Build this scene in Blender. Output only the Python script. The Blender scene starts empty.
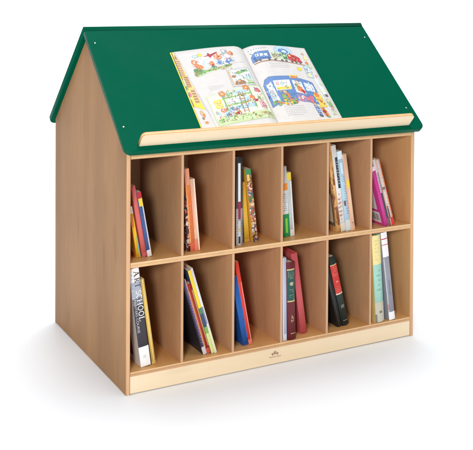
import bpy, bmesh, math, random
from mathutils import Vector, Matrix, Euler

random.seed(7)
C = bpy.context.scene
R = math.radians
PI = math.pi

# ------------------------------------------------------------------ camera, world, lamps, exposure
cam = bpy.data.cameras.new('camera'); cam_o = bpy.data.objects.new('camera', cam); C.collection.objects.link(cam_o)
cam_o.location = (-0.89986, -2.29700, 1.06969)
cam_o.rotation_euler = (1.552823, -0.005439, -0.489261)
cam.sensor_width = 36; cam.lens = 36 * 1.98754; cam.shift_y = -0.46219
cam.clip_start = 0.05; cam.clip_end = 200
C.camera = cam_o

w = bpy.data.worlds.new('World'); C.world = w; w.use_nodes = True
bg = w.node_tree.nodes['Background']; bg.inputs[0].default_value = (1.0, 1.0, 1.0, 1); bg.inputs[1].default_value = 0.36

def area(name, loc, target, size, power, col=(1, 1, 1), size_y=None):
    l = bpy.data.lights.new(name, 'AREA'); l.energy = power; l.color = col; l.size = size
    if size_y: l.shape = 'RECTANGLE'; l.size_y = size_y
    o = bpy.data.objects.new(name, l); C.collection.objects.link(o); o.location = loc
    o.rotation_euler = (Vector(target) - Vector(loc)).to_track_quat('-Z', 'Y').to_euler()
    return o
area('key_softbox', (-2.05, -3.25, 1.62), (0.47, 0.0, 0.40), 0.6, 104, (1, 0.985, 0.96), 0.65)
area('overhead_softbox', (0.85, 0.35, 6.0), (0.5, 0.1, 0.3), 3.8, 275)
area('backdrop_softbox', (2.6, 1.9, 2.9), (2.6, 4.4, 0.7), 6.0, 170, (1, 1, 1), 1.0)
C.view_settings.view_transform = 'Standard'; C.view_settings.look = 'None'
C.view_settings.exposure = 0; C.view_settings.gamma = 1
C.render.engine = 'CYCLES'
C.cycles.max_bounces = 8; C.cycles.diffuse_bounces = 5; C.cycles.glossy_bounces = 3
C.cycles.use_denoising = True

# ------------------------------------------------------------------ helpers
def lin(r, g, b):
    f = lambda c: c / 12.92 if c <= 0.04045 else ((c + 0.055) / 1.055) ** 2.4
    return (f(r / 255), f(g / 255), f(b / 255), 1)

def new_mat(name):
    m = bpy.data.materials.new(name); m.use_nodes = True
    return m, m.node_tree, m.node_tree.nodes['Principled BSDF']

_plain = {}
def plain(r, g, b, rough=0.5, spec=0.4):
    k = (r, g, b, rough, spec)
    if k not in _plain:
        m, nt, p = new_mat('plain')
        tc = nt.nodes.new('ShaderNodeTexCoord'); n = nt.nodes.new('ShaderNodeTexNoise'); n.inputs['Scale'].default_value = 60; n.inputs['Detail'].default_value = 4
        mx = nt.nodes.new('ShaderNodeMix'); mx.data_type = 'RGBA'
        c = lin(r, g, b)
        mx.inputs[6].default_value = tuple(v * 0.93 for v in c[:3]) + (1,); mx.inputs[7].default_value = tuple(min(1, v * 1.06) for v in c[:3]) + (1,)
        nt.links.new(tc.outputs['Object'], n.inputs['Vector']); nt.links.new(n.outputs['Fac'], mx.inputs[0]); nt.links.new(mx.outputs[2], p.inputs['Base Color'])
        p.inputs['Roughness'].default_value = rough; p.inputs['Specular IOR Level'].default_value = spec
        _plain[k] = m
    return _plain[k]

def printed(name, cols, scale, rough=0.4, stretch=(1, 1, 1)):
    """A busy printed cover: irregular cells of several ink colours."""
    m, nt, p = new_mat(name)
    tc = nt.nodes.new('ShaderNodeTexCoord'); mp = nt.nodes.new('ShaderNodeMapping'); mp.inputs['Scale'].default_value = stretch
    mp.inputs['Location'].default_value = (random.random() * 3, random.random() * 3, random.random() * 3)
    nz = nt.nodes.new('ShaderNodeTexNoise'); nz.inputs['Scale'].default_value = scale * 0.7
    mixv = nt.nodes.new('ShaderNodeMix'); mixv.data_type = 'RGBA'; mixv.blend_type = 'LINEAR_LIGHT'; mixv.inputs[0].default_value = 0.012
    v = nt.nodes.new('ShaderNodeTexVoronoi'); v.inputs['Scale'].default_value = scale
    sep = nt.nodes.new('ShaderNodeSeparateColor'); r = nt.nodes.new('ShaderNodeValToRGB'); r.color_ramp.interpolation = 'CONSTANT'
    while len(r.color_ramp.elements) < len(cols): r.color_ramp.elements.new(0.5)
    for i, c in enumerate(cols):
        r.color_ramp.elements[i].position = i / len(cols); r.color_ramp.elements[i].color = lin(*c)
    L = nt.links.new
    L(tc.outputs['Object'], mp.inputs[0]); L(mp.outputs[0], mixv.inputs[6]); L(mp.outputs[0], nz.inputs['Vector']); L(nz.outputs['Color'], mixv.inputs[7])
    L(mixv.outputs[2], v.inputs['Vector']); L(v.outputs['Color'], sep.inputs[0]); L(sep.outputs[0], r.inputs[0]); L(r.outputs[0], p.inputs['Base Color'])
    p.inputs['Roughness'].default_value = rough
    return m

def wood(name, dark, light, grain='Z', scale=1.0, rough=0.42, fine=0.5, spots=0.0, spec=0.35):
    """Straight grained maple; the grain runs along one object axis."""
    m, nt, p = new_mat(name); L = nt.links.new; N = nt.nodes.new
    tc = N('ShaderNodeTexCoord'); oi = N('ShaderNodeObjectInfo')
    ofs = N('ShaderNodeVectorMath'); ofs.operation = 'SCALE'; ofs.inputs[0].default_value = (13.1, 7.7, 5.3)
    L(oi.outputs['Random'], ofs.inputs['Scale'])
    add = N('ShaderNodeVectorMath'); add.operation = 'ADD'; L(tc.outputs['Object'], add.inputs[0]); L(ofs.outputs[0], add.inputs[1])
    def mapped(s_along, s_across):
        mp = N('ShaderNodeMapping'); s = [s_across] * 3; s['XYZ'.index(grain)] = s_along; mp.inputs['Scale'].default_value = s
        L(add.outputs[0], mp.inputs[0]); return mp
    a = N('ShaderNodeTexNoise'); a.inputs['Scale'].default_value = 1; a.inputs['Detail'].default_value = 5; a.inputs['Distortion'].default_value = 0.6
    L(mapped(1.2 * scale, 9 * scale).outputs[0], a.inputs['Vector'])
    b = N('ShaderNodeTexNoise'); b.inputs['Scale'].default_value = 1; b.inputs['Detail'].default_value = 3
    L(mapped(14 * scale, 320 * scale).outputs[0], b.inputs['Vector'])
    c = N('ShaderNodeTexNoise'); c.inputs['Scale'].default_value = 1; c.inputs['Detail'].default_value = 2
    L(mapped(2.0, 3.5).outputs[0], c.inputs['Vector'])
    m1 = N('ShaderNodeMath'); m1.operation = 'MULTIPLY_ADD'; m1.inputs[1].default_value = fine; L(b.outputs['Fac'], m1.inputs[0]); L(a.outputs['Fac'], m1.inputs[2])
    m2 = N('ShaderNodeMath'); m2.operation = 'MULTIPLY_ADD'; m2.inputs[1].default_value = 0.75; L(c.outputs['Fac'], m2.inputs[0]); L(m1.outputs[0], m2.inputs[2])
    mr = N('ShaderNodeMapRange'); mr.inputs[1].default_value = 0.60 + fine * 0.32; mr.inputs[2].default_value = 1.15 + fine * 0.68
    L(m2.outputs[0], mr.inputs[0])
    mx = N('ShaderNodeMix'); mx.data_type = 'RGBA'; mx.inputs[6].default_value = lin(*dark); mx.inputs[7].default_value = lin(*light)
    L(mr.outputs[0], mx.inputs[0]); col = mx.outputs[2]
    if spots:
        d = N('ShaderNodeTexNoise'); d.inputs['Scale'].default_value = 1; d.inputs['Detail'].default_value = 1
        L(mapped(5.0, 16).outputs[0], d.inputs['Vector'])
        r = N('ShaderNodeMapRange'); r.inputs[1].default_value = 0.66; r.inputs[2].default_value = 0.78; r.inputs[3].default_value = 0; r.inputs[4].default_value = spots
        L(d.outputs['Fac'], r.inputs[0])
        k = N('ShaderNodeMix'); k.data_type = 'RGBA'; k.blend_type = 'MULTIPLY'; k.inputs[7].default_value = (0.72, 0.64, 0.55, 1)
        L(r.outputs[0], k.inputs[0]); L(col, k.inputs[6]); col = k.outputs[2]
    L(col, p.inputs['Base Color']); p.inputs['Roughness'].default_value = rough; p.inputs['Specular IOR Level'].default_value = spec
    bp = N('ShaderNodeBump'); bp.inputs['Strength'].default_value = 0.06; bp.inputs['Distance'].default_value = 0.001
    L(b.outputs['Fac'], bp.inputs['Height']); L(bp.outputs[0], p.inputs['Normal'])
    return m

def ply_edge(name, axis, cols, pitch):
    """Plywood edge: thin veneer lines stacked along one object axis, broken up by noise."""
    m, nt, p = new_mat(name); L = nt.links.new; N = nt.nodes.new
    tc = N('ShaderNodeTexCoord'); sx = N('ShaderNodeSeparateXYZ'); L(tc.outputs['Object'], sx.inputs[0])
    md = N('ShaderNodeMath'); md.operation = 'MULTIPLY'; md.inputs[1].default_value = 1 / pitch; L(sx.outputs['XYZ'.index(axis)], md.inputs[0])
    fr = N('ShaderNodeMath'); fr.operation = 'FRACT'; L(md.outputs[0], fr.inputs[0])
    r = N('ShaderNodeValToRGB'); e = r.color_ramp.elements
    while len(e) < len(cols): e.new(0.5)
    for i, c in enumerate(cols): e[i].position = i / (len(cols) - 1); e[i].color = lin(*c)
    L(fr.outputs[0], r.inputs[0])
    nz = N('ShaderNodeTexNoise'); nz.inputs['Scale'].default_value = 40; nz.inputs['Detail'].default_value = 4; L(tc.outputs['Object'], nz.inputs['Vector'])
    mr = N('ShaderNodeMapRange'); mr.inputs[3].default_value = 0.82; mr.inputs[4].default_value = 1.12; L(nz.outputs['Fac'], mr.inputs[0])
    mx = N('ShaderNodeMix'); mx.data_type = 'RGBA'; mx.blend_type = 'MULTIPLY'; mx.inputs[0].default_value = 1
    L(r.outputs[0], mx.inputs[6]); L(mr.outputs[0], mx.inputs[7]); L(mx.outputs[2], p.inputs['Base Color'])
    p.inputs['Roughness'].default_value = 0.5
    return m

def link(name, bm, mats, parent=None, smooth=False):
    me = bpy.data.meshes.new(name)
    bmesh.ops.recalc_face_normals(bm, faces=bm.faces)
    bm.to_mesh(me); bm.free()
    for m in (mats if isinstance(mats, (list, tuple)) else [mats]): me.materials.append(m)
    if smooth:
        for f in me.polygons: f.use_smooth = True
    o = bpy.data.objects.new(name, me); C.collection.objects.link(o)
    if parent: o.parent = parent
    return o

def empty(name, loc, label, cat, group=None, rot=(0, 0, 0)):
    o = bpy.data.objects.new(name, None); C.collection.objects.link(o); o.location = loc; o.rotation_euler = rot
    o.empty_display_size = 0.05
    o['label'] = label; o['category'] = cat
    if group: o['group'] = group
    return o

def box(bm, a, b, bev=0.0, seg=2):
    s = bmesh.ops.create_cube(bm, size=1)['verts']
    for v in s: v.co = Vector([a[i] + (v.co[i] + 0.5) * (b[i] - a[i]) for i in range(3)])
    if bev:
        ed = list({e for v in s for e in v.link_edges})
        bmesh.ops.bevel(bm, geom=ed, offset=bev, segments=seg, affect='EDGES', profile=0.5)
    return bm

def edge_faces(o, pred, idx):
    for f in o.data.polygons:
        if pred(f): f.material_index = idx

def prism(pts, depth_vec):
    bm = bmesh.new(); vs = [bm.verts.new(p) for p in pts]; f = bm.faces.new(vs)
    r = bmesh.ops.extrude_face_region(bm, geom=[f])
    for v in [g for g in r['geom'] if isinstance(g, bmesh.types.BMVert)]: v.co += Vector(depth_vec)
    return bm

# ------------------------------------------------------------------ setting: one seamless white sheet sweeping up far behind
m, nt, p = new_mat('white_paper'); p.inputs['Base Color'].default_value = (0.868, 0.895, 0.932, 1); p.inputs['Roughness'].default_value = 0.55; p.inputs['Specular IOR Level'].default_value = 0.2
paper_white = m
bm = bmesh.new(); prof = [(-9, 0), (-2, 0), (2, 0), (3.6, 0)]
for k in range(1, 13):
    a = k / 12 * PI / 2; prof.append((3.6 + 1.6 * math.sin(a), 1.6 - 1.6 * math.cos(a)))
prof.append((5.2, 5))
rows = [[bm.verts.new((x, y, z)) for x in (-14, -4, 4, 14)] for y, z in prof]
for i in range(len(rows) - 1):
    for j in range(3): bm.faces.new((rows[i][j], rows[i][j + 1], rows[i + 1][j + 1], rows[i + 1][j]))
fl = link('floor', bm, paper_white, smooth=True); fl['kind'] = 'structure'; fl['label'] = 'seamless white studio floor sweeping up behind the bookcase'

# ------------------------------------------------------------------ bookcase
W, D, PT = 0.95, 0.6206, 0.0129
ZS, KT = 0.3489, 0.0595
O_, ZE, S_, T_ = 0.0334, 0.6483, 0.0143, 0.0177
TH = R(42.2694); ST, CT, TT = math.sin(TH), math.cos(TH), math.tan(TH)
ZTOP = 0.6222
DIV = 0.0075
PITCH = (W - PT) / 6
YB = 0.295
SHT = 0.0138; BST = 0.0115

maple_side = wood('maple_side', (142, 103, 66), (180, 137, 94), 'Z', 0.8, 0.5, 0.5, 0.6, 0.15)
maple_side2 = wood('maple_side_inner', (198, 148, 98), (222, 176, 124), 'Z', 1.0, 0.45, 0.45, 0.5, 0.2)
maple_divider = wood('maple_divider', (176, 132, 94), (206, 160, 120), 'Z', 1.4, 0.5, 1.1, 0.3, 0.2)
maple_shelf = wood('maple_shelf', (206, 150, 90), (234, 184, 122), 'Y', 1.2, 0.36, 0.4)
maple_back = wood('maple_back', (160, 116, 82), (188, 144, 106), 'Z', 1.2, 0.5, 0.6)
birch = wood('birch_board', (236, 212, 177), (248, 228, 196), 'X', 1.0, 0.42, 0.3, 0.35)
edge_side = wood('edge_band_side', (208, 160, 116), (226, 182, 140), 'Z', 2.0, 0.45, 0.5)
edge_div = wood('edge_band_divider', (196, 152, 118), (214, 174, 140), 'Z', 2.0, 0.45, 0.5)
edge_shelf = ply_edge('ply_edge_shelf', 'Z', [(206, 158, 108), (232, 192, 144), (214, 168, 120), (228, 188, 140), (240, 208, 164)], 0.0138)
edge_shelf2 = ply_edge('ply_edge_base', 'Z', [(196, 150, 108), (214, 170, 124), (186, 138, 98), (226, 184, 136), (236, 196, 146)], 0.0115)
edge_ledge = ply_edge('ply_edge_ledge', 'Z', [(236, 196, 144), (212, 160, 104), (242, 208, 160), (206, 152, 98), (240, 204, 152)], 0.0115)

# green laminate
m, nt, p = new_mat('green_laminate'); N = nt.nodes.new; L = nt.links.new
tc = N('ShaderNodeTexCoord'); nz = N('ShaderNodeTexNoise'); nz.inputs['Scale'].default_value = 900; nz.inputs['Detail'].default_value = 2
L(tc.outputs['Object'], nz.inputs['Vector'])
mx = N('ShaderNodeMix'); mx.data_type = 'RGBA'; mx.inputs[6].default_value = lin(0, 84, 62); mx.inputs[7].default_value = lin(0, 91, 68)
L(nz.outputs['Fac'], mx.inputs[0]); L(mx.outputs[2], p.inputs['Base Color'])
bp = N('ShaderNodeBump'); bp.inputs['Strength'].default_value = 0.12; bp.inputs['Distance'].default_value = 0.0006; L(nz.outputs['Fac'], bp.inputs['Height']); L(bp.outputs[0], p.inputs['Normal'])
n2 = N('ShaderNodeTexNoise'); n2.inputs['Scale'].default_value = 5; n2.inputs['Detail'].default_value = 6; n2.inputs['Roughness'].default_value = 0.65; L(tc.outputs['Object'], n2.inputs['Vector'])
rr = N('ShaderNodeMapRange'); rr.inputs[1].default_value = 0.35; rr.inputs[2].default_value = 0.65; rr.inputs[3].default_value = 0.36; rr.inputs[4].default_value = 0.62; L(n2.outputs['Fac'], rr.inputs[0]); L(rr.outputs[0], p.inputs['Roughness'])
p.inputs['Specular IOR Level'].default_value = 0.015
green = m
m, nt, p = new_mat('green_edge_band'); p.inputs['Base Color'].default_value = lin(0, 88, 64); p.inputs['Roughness'].default_value = 0.4; p.inputs['Specular IOR Level'].default_value = 0.07
green_edge = m
m, nt, p = new_mat('screw_metal'); p.inputs['Base Color'].default_value = (0.55, 0.6, 0.57, 1); p.inputs['Metallic'].default_value = 0.8; p.inputs['Roughness'].default_value = 0.3
screw_metal = m

case = empty('house_bookcase', (0, 0, 0), 'maple house shaped bookcase with green pitched roof and twelve book cubbies', 'bookcase')

# gable side panels
ZU0 = ZE - T_ * CT + (O_ - T_ * ST) * TT      # underside of the slab above the front plane
ZUR = ZU0 + D / 2 * TT
for s in (0, 1):
    x0 = 0 if s == 0 else W - PT
    g = 0.0008
    bm = prism([(x0, 0, 0), (x0, D, 0), (x0, D, ZU0 - g), (x0, D / 2, ZUR - g), (x0, 0, ZU0 - g)], (PT, 0, 0))
    ed = [e for e in bm.edges if abs((e.verts[0].co - e.verts[1].co).x) < 1e-6]
    bmesh.ops.bevel(bm, geom=ed, offset=0.0028, segments=4, affect='EDGES', profile=0.5)
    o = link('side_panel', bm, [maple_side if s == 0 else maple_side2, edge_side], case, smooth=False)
    edge_faces(o, lambda f: f.normal.y < -0.6 and f.center.y < 0.003, 1)
    for f in o.data.polygons:
        if f.area < 0.004: f.use_smooth = True

def board(name, a, b, mats, front_idx=None, bev=0.0006, parent=case, origin=None):
    bm = box(bmesh.new(), (0, 0, 0), [b[i] - a[i] for i in range(3)], bev)
    o = link(name, bm, mats, parent); o.location = a
    if front_idx is not None: edge_faces(o, lambda f: f.normal.y < -0.5, front_idx)
    return o

board('bottom_shelf', (PT, 0.0004, KT - BST), (W - PT, D - 0.0004, KT), [maple_shelf, edge_shelf2], 1)
board('middle_shelf', (PT, 0.0004, ZS - SHT), (W - PT, D - 0.0004, ZS), [maple_shelf, edge_shelf], 1)
board('top_board', (PT, 0.0004, ZTOP), (W - PT, D - 0.0004, ZTOP + 0.0125), [maple_back, edge_shelf], 1)
kick = board('kick_board', (PT, 0.0012, 0.0025), (W - PT, 0.0130, KT - BST), [birch], None, 0.0008)
board('kick_board', (PT, D - 0.0130, 0.0025), (W - PT, D - 0.0012, KT - BST), [birch], None, 0.0008)
board('centre_panel', (PT, YB, KT), (W - PT, YB + 0.008, ZS - SHT), [maple_back])
board('centre_panel', (PT, YB, ZS), (W - PT, YB + 0.008, ZTOP), [maple_back])
for z0, z1 in ((KT, ZS - SHT), (ZS, ZTOP)):
    for i in range(1, 6):
        xc = i * PITCH + PT / 2
        board('divider', (xc - DIV / 2, 0.0012, z0), (xc + DIV / 2, YB, z1), [maple_divider, edge_div], 1)

# roof slabs in slope coordinates: a along X, b up the slope, h out of it
SL = (D / 2 + O_) / CT
def slope_matrix(front=True):
    X = Vector((1, 0, 0)); U = Vector((0, CT, ST)); Nn = Vector((0, -ST, CT)); P = Vector((0, -O_, ZE))
    if not front:
        U = Vector((0, -CT, ST)); Nn = Vector((0, ST, CT)); P = Vector((0, D + O_, ZE))
    M = Matrix.Identity(4)
    for i in range(3): M[i][0] = X[i]; M[i][1] = U[i]; M[i][2] = Nn[i]; M[i][3] = P[i]
    return M
FM = slope_matrix(True); BM_ = slope_matrix(False)
def slab_bm(front):
    r = 0.021; x0, x1 = -S_, W + S_
    top = SL - (T_ + 0.0006 if front else 0)      # the back slab runs to the ridge, the front one butts against its underside
    out = [(x0, top)]
    for k in range(0, 9):
        a = PI + k / 8 * PI / 2; out.append((x0 + r + r * math.cos(a), r + r * math.sin(a)))
    for k in range(0, 9):
        a = 1.5 * PI + k / 8 * PI / 2; out.append((x1 - r + r * math.cos(a), r + r * math.sin(a)))
    out.append((x1, top))
    bm = prism([(x, b, 0) for x, b in out], (0, 0, -T_))
    ed = [e for e in bm.edges if len({round(v.co.z, 5) for v in e.verts}) == 1]
    bmesh.ops.bevel(bm, geom=ed, offset=0.0035, segments=4, affect='EDGES', profile=0.5, clamp_overlap=True)
    return bm
for front in (True, False):
    M = FM if front else BM_
    o = link('roof_panel', slab_bm(front), [green, green_edge], case)
    o.matrix_local = M
    for f in o.data.polygons:
        if abs(f.normal.z) < 0.97: f.material_index = 1
        if f.area < 0.02: f.use_smooth = True
    if front:
        roof = o
for (x, b) in ((0.0046, 0.3957), (0.9445, 0.3937), (0.003, 0.0844), (0.9386, 0.0835)):
    bm = bmesh.new(); bmesh.ops.create_uvsphere(bm, u_segments=16, v_segments=8, radius=0.0029)
    for v in bm.verts: v.co.z *= 0.35
    o = link('screw', bm, screw_metal, roof, smooth=True); o.location = (x, b, 0.0002)

# ledge: plywood board standing square off the slope, free corners rounded
LB, LT, LH = 0.0160, 0.0115, 0.044
def ledge_bm():
    x0, x1, r = 0.0255, 0.9112, 0.013
    out = [(x0, 0), (x1, 0)]
    for k in range(0, 9):
        a = k / 8 * PI / 2; out.append((x1 - r + r * math.cos(a), LH - r + r * math.sin(a)))
    for k in range(0, 9):
        a = PI / 2 + k / 8 * PI / 2; out.append((x0 + r + r * math.cos(a), LH - r + r * math.sin(a)))
    bm = prism([(x, h, 0) for x, h in out], (0, 0, -LT))
    ed = [e for e in bm.edges if len({round(v.co.z, 5) for v in e.verts}) == 1 and max(v.co.y for v in e.verts) > 0.002]
    bmesh.ops.bevel(bm, geom=ed, offset=0.0018, segments=3, affect='EDGES', profile=0.5)
    return bm
ledge = link('book_ledge', ledge_bm(), [birch, edge_ledge], case)
LM = Matrix.Identity(4)   # ledge local: x along X, y out of the slope, -z up the slope
Uv = Vector((0, CT, ST)); Nv = Vector((0, -ST, CT)); Pv = Vector((0, -O_, ZE)) + Uv * LB + Nv * 0.0003
for i in range(3): LM[i][0] = (1, 0, 0)[i]; LM[i][1] = Nv[i]; LM[i][2] = -Uv[i]; LM[i][3] = Pv[i]
ledge.matrix_local = LM
for f in ledge.data.polygons:
    if abs(f.normal.z) < 0.9: f.material_index = 1
    if f.area < 0.001: f.use_smooth = True

# emblem on the kick board: little crown of three chevrons over two words
ink = plain(150, 112, 84, 0.7)
def text_mesh(body, size, bold=0.0, align='CENTER', extrude=0.0):
    cu = bpy.data.curves.new('t', 'FONT'); cu.body = body; cu.size = size; cu.align_x = align; cu.offset = bold; cu.extrude = extrude; cu.resolution_u = 4
    o = bpy.data.objects.new('t', cu); C.collection.objects.link(o)
    dg = bpy.context.evaluated_depsgraph_get(); me = bpy.data.meshes.new_from_object(o.evaluated_get(dg))
    bm = bmesh.new(); bm.from_mesh(me)
    bpy.data.objects.remove(o); bpy.data.curves.remove(cu); bpy.data.meshes.remove(me)
    return bm
bm = text_mesh('WHITNEY BROS', 0.0056)
for v in bm.verts: v.co = Vector((v.co.x, 0, v.co.y - 0.0052))
def stroke(bm, p, q, wd):
    p = Vector(p); q = Vector(q); d = (q - p).normalized(); n = Vector((-d.y, d.x)) * wd / 2
    bm.faces.new([bm.verts.new((c.x, 0, c.y)) for c in (p + n, q + n, q - n, p - n)])
for cx, zz, h in ((-0.0075, 0.002, 0.007), (0.0, 0.0035, 0.0105), (0.0075, 0.002, 0.007)):
    stroke(bm, (cx - 0.0038, zz + h * .75), (cx, zz), 0.0022); stroke(bm, (cx, zz), (cx + 0.0038, zz + h * .75), 0.0022)
    stroke(bm, (cx, zz + h * .55), (cx, zz + h), 0.0018)
em = link('emblem', bm, ink, kick); em.location = (0.4546 - PT, -0.0004, 0.0235)

# ------------------------------------------------------------------ the open picture book on the slope
paper = plain(212, 210, 209, 0.6, 0.15); paper_edge = plain(226, 220, 208, 0.7)
yellow_cover = plain(244, 222, 70, 0.4); page_yellow = plain(245, 226, 84, 0.5)
pal = {'red': (214, 46, 52), 'dred': (176, 40, 50), 'orange': (238, 126, 66), 'peach': (246, 190, 150), 'yellow': (250, 214, 60), 'lyellow': (250, 234, 150),
       'green': (128, 182, 92), 'dgreen': (72, 142, 84), 'lgreen': (196, 220, 160), 'pgreen': (226, 236, 206), 'lblue': (170, 208, 234), 'pblue': (214, 232, 244), 'blue': (84, 128, 196),
       'dblue': (58, 88, 160), 'brown': (164, 112, 72), 'tan': (214, 176, 128), 'pink': (240, 168, 180), 'hpink': (226, 104, 140), 'grey': (172, 176, 182), 'white': (248, 248, 246), 'text': (176, 176, 180), 'dgrey': (90, 92, 100), 'violet': (150, 130, 190)}
order = list(pal); pal['outline'] = (112, 98, 92); order = list(pal)
for k in order:
    if k not in ('white', 'outline', 'text'):
        g = sum(pal[k]) / 3; pal[k] = tuple(int(0.80 * c + 0.14 * g + 0.06 * 236) for c in pal[k])
inks = [plain(*pal[k], 0.5, 0.25) for k in order]; IX = {k: i for i, k in enumerate(order)}

XL, XG, XR = 0.2232, 0.4585, 0.6835          # outer edges and gutter
B0, B1 = LB + LT * 0 + 0.0008 + 0.0005, 0.3455
def page_h(x):
    if x <= XG:
        s = max(0.0, (x - XL) / (XG - XL)); pk = 0.84; top = 0.0235; e0 = 0.0050
        if s < pk: return e0 + (top - e0) * math.sin(s / pk * PI / 2) ** 1.25
        return 0.0075 + (top - 0.0075) * math.cos((s - pk) / (1 - pk) * PI / 2) ** 0.8
    s = min(1.0, (XR - x) / (XR - XG)); pk = 0.80; top = 0.0250; e0 = 0.0050
    if s < pk: return e0 + (top - e0) * math.sin(s / pk * PI / 2) ** 1.15
    return 0.0075 + (top - 0.0075) * math.cos((s - pk) / (1 - pk) * PI / 2) ** 0.8
GX = [0.21 + 0.0032 * i for i in range(152)]

book = empty('open_picture_book', (0, 0, 0), 'large open picture book with colourful train and bus drawings lying on the green roof', 'book')
book.matrix_world = FM
bm = box(bmesh.new(), (XL - 0.0022, B0, 0.0006), (XG - 0.004, B1 + 0.0015, 0.0026), 0.0005)
box(bm, (XG + 0.004, B0, 0.0006), (XR + 0.0022, B1 + 0.0015, 0.0026), 0.0005)
box(bm, (XG - 0.0045, B0, 0.0008), (XG + 0.0045, B1 + 0.0015, 0.0022), 0.0003)
link('cover', bm, yellow_cover, book)

def left_edge(b):        # the top leaf does not lie square on the ones below it
    t = (B1 - b) / (B1 - 0.06)
    return 0.2335 + 0.0285 * t ** 0.9 if t > 0 else 0.2335
def right_edge(b):
    t = (B1 - b) / (B1 - 0.06)
    return XR - 0.0015 - 0.006 * max(0, t)
def leaf(name, x_lo, x_hi, dh, under, mats):
    """A block of leaves whose top follows the page curve; x_lo and x_hi may be functions of b."""
    bm = bmesh.new(); nb = 14; nx = 64
    fl = x_lo if callable(x_lo) else (lambda b: x_lo); fh = x_hi if callable(x_hi) else (lambda b: x_hi)
    top = []; bot = []
    for j in range(nb + 1):
        b = B0 + (B1 - B0) * j / nb
        rt = []; rb = []
        for i in range(nx + 1):
            x = fl(b) + (fh(b) - fl(b)) * i / nx
            bb = b
            if j == nb: bb = b - 0.0025 * math.sin(i / nx * PI) * 0
            h = page_h(x) + dh
            rt.append(bm.verts.new((x, bb, h))); rb.append(bm.verts.new((x, bb, max(0.0027, h - under))))
        top.append(rt); bot.append(rb)
    for j in range(nb):
        for i in range(nx):
            bm.faces.new((top[j][i], top[j][i + 1], top[j + 1][i + 1], top[j + 1][i])).material_index = 0
            bm.faces.new((bot[j][i], bot[j + 1][i], bot[j + 1][i + 1], bot[j][i + 1])).material_index = 1
    for i in range(nx):
        bm.faces.new((top[0][i], bot[0][i], bot[0][i + 1], top[0][i + 1])).material_index = 1
        bm.faces.new((top[nb][i], top[nb][i + 1], bot[nb][i + 1], bot[nb][i])).material_index = 1
    for j in range(nb):
        bm.faces.new((top[j][0], top[j + 1][0], bot[j + 1][0], bot[j][0])).material_index = 1
        bm.faces.new((top[j][nx], bot[j][nx], bot[j + 1][nx], top[j + 1][nx])).material_index = 1
    o = link(name, bm, mats, book)
    for f in o.data.polygons: f.use_smooth = f.material_index == 0
    return o
left_block = leaf('page_block', XL, XG - 0.0003, 0.0, 0.0150, [paper, paper_edge])
right_block = leaf('page_block', XG + 0.0003, XR, 0.0, 0.0150, [paper, paper_edge])
left_leaf = leaf('page', left_edge, XG - 0.0006, 0.0009, 0.0005, [paper, paper_edge])
right_leaf = leaf('page', XG + 0.0006, right_edge, 0.0009, 0.0005, [paper, paper_edge])

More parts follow.
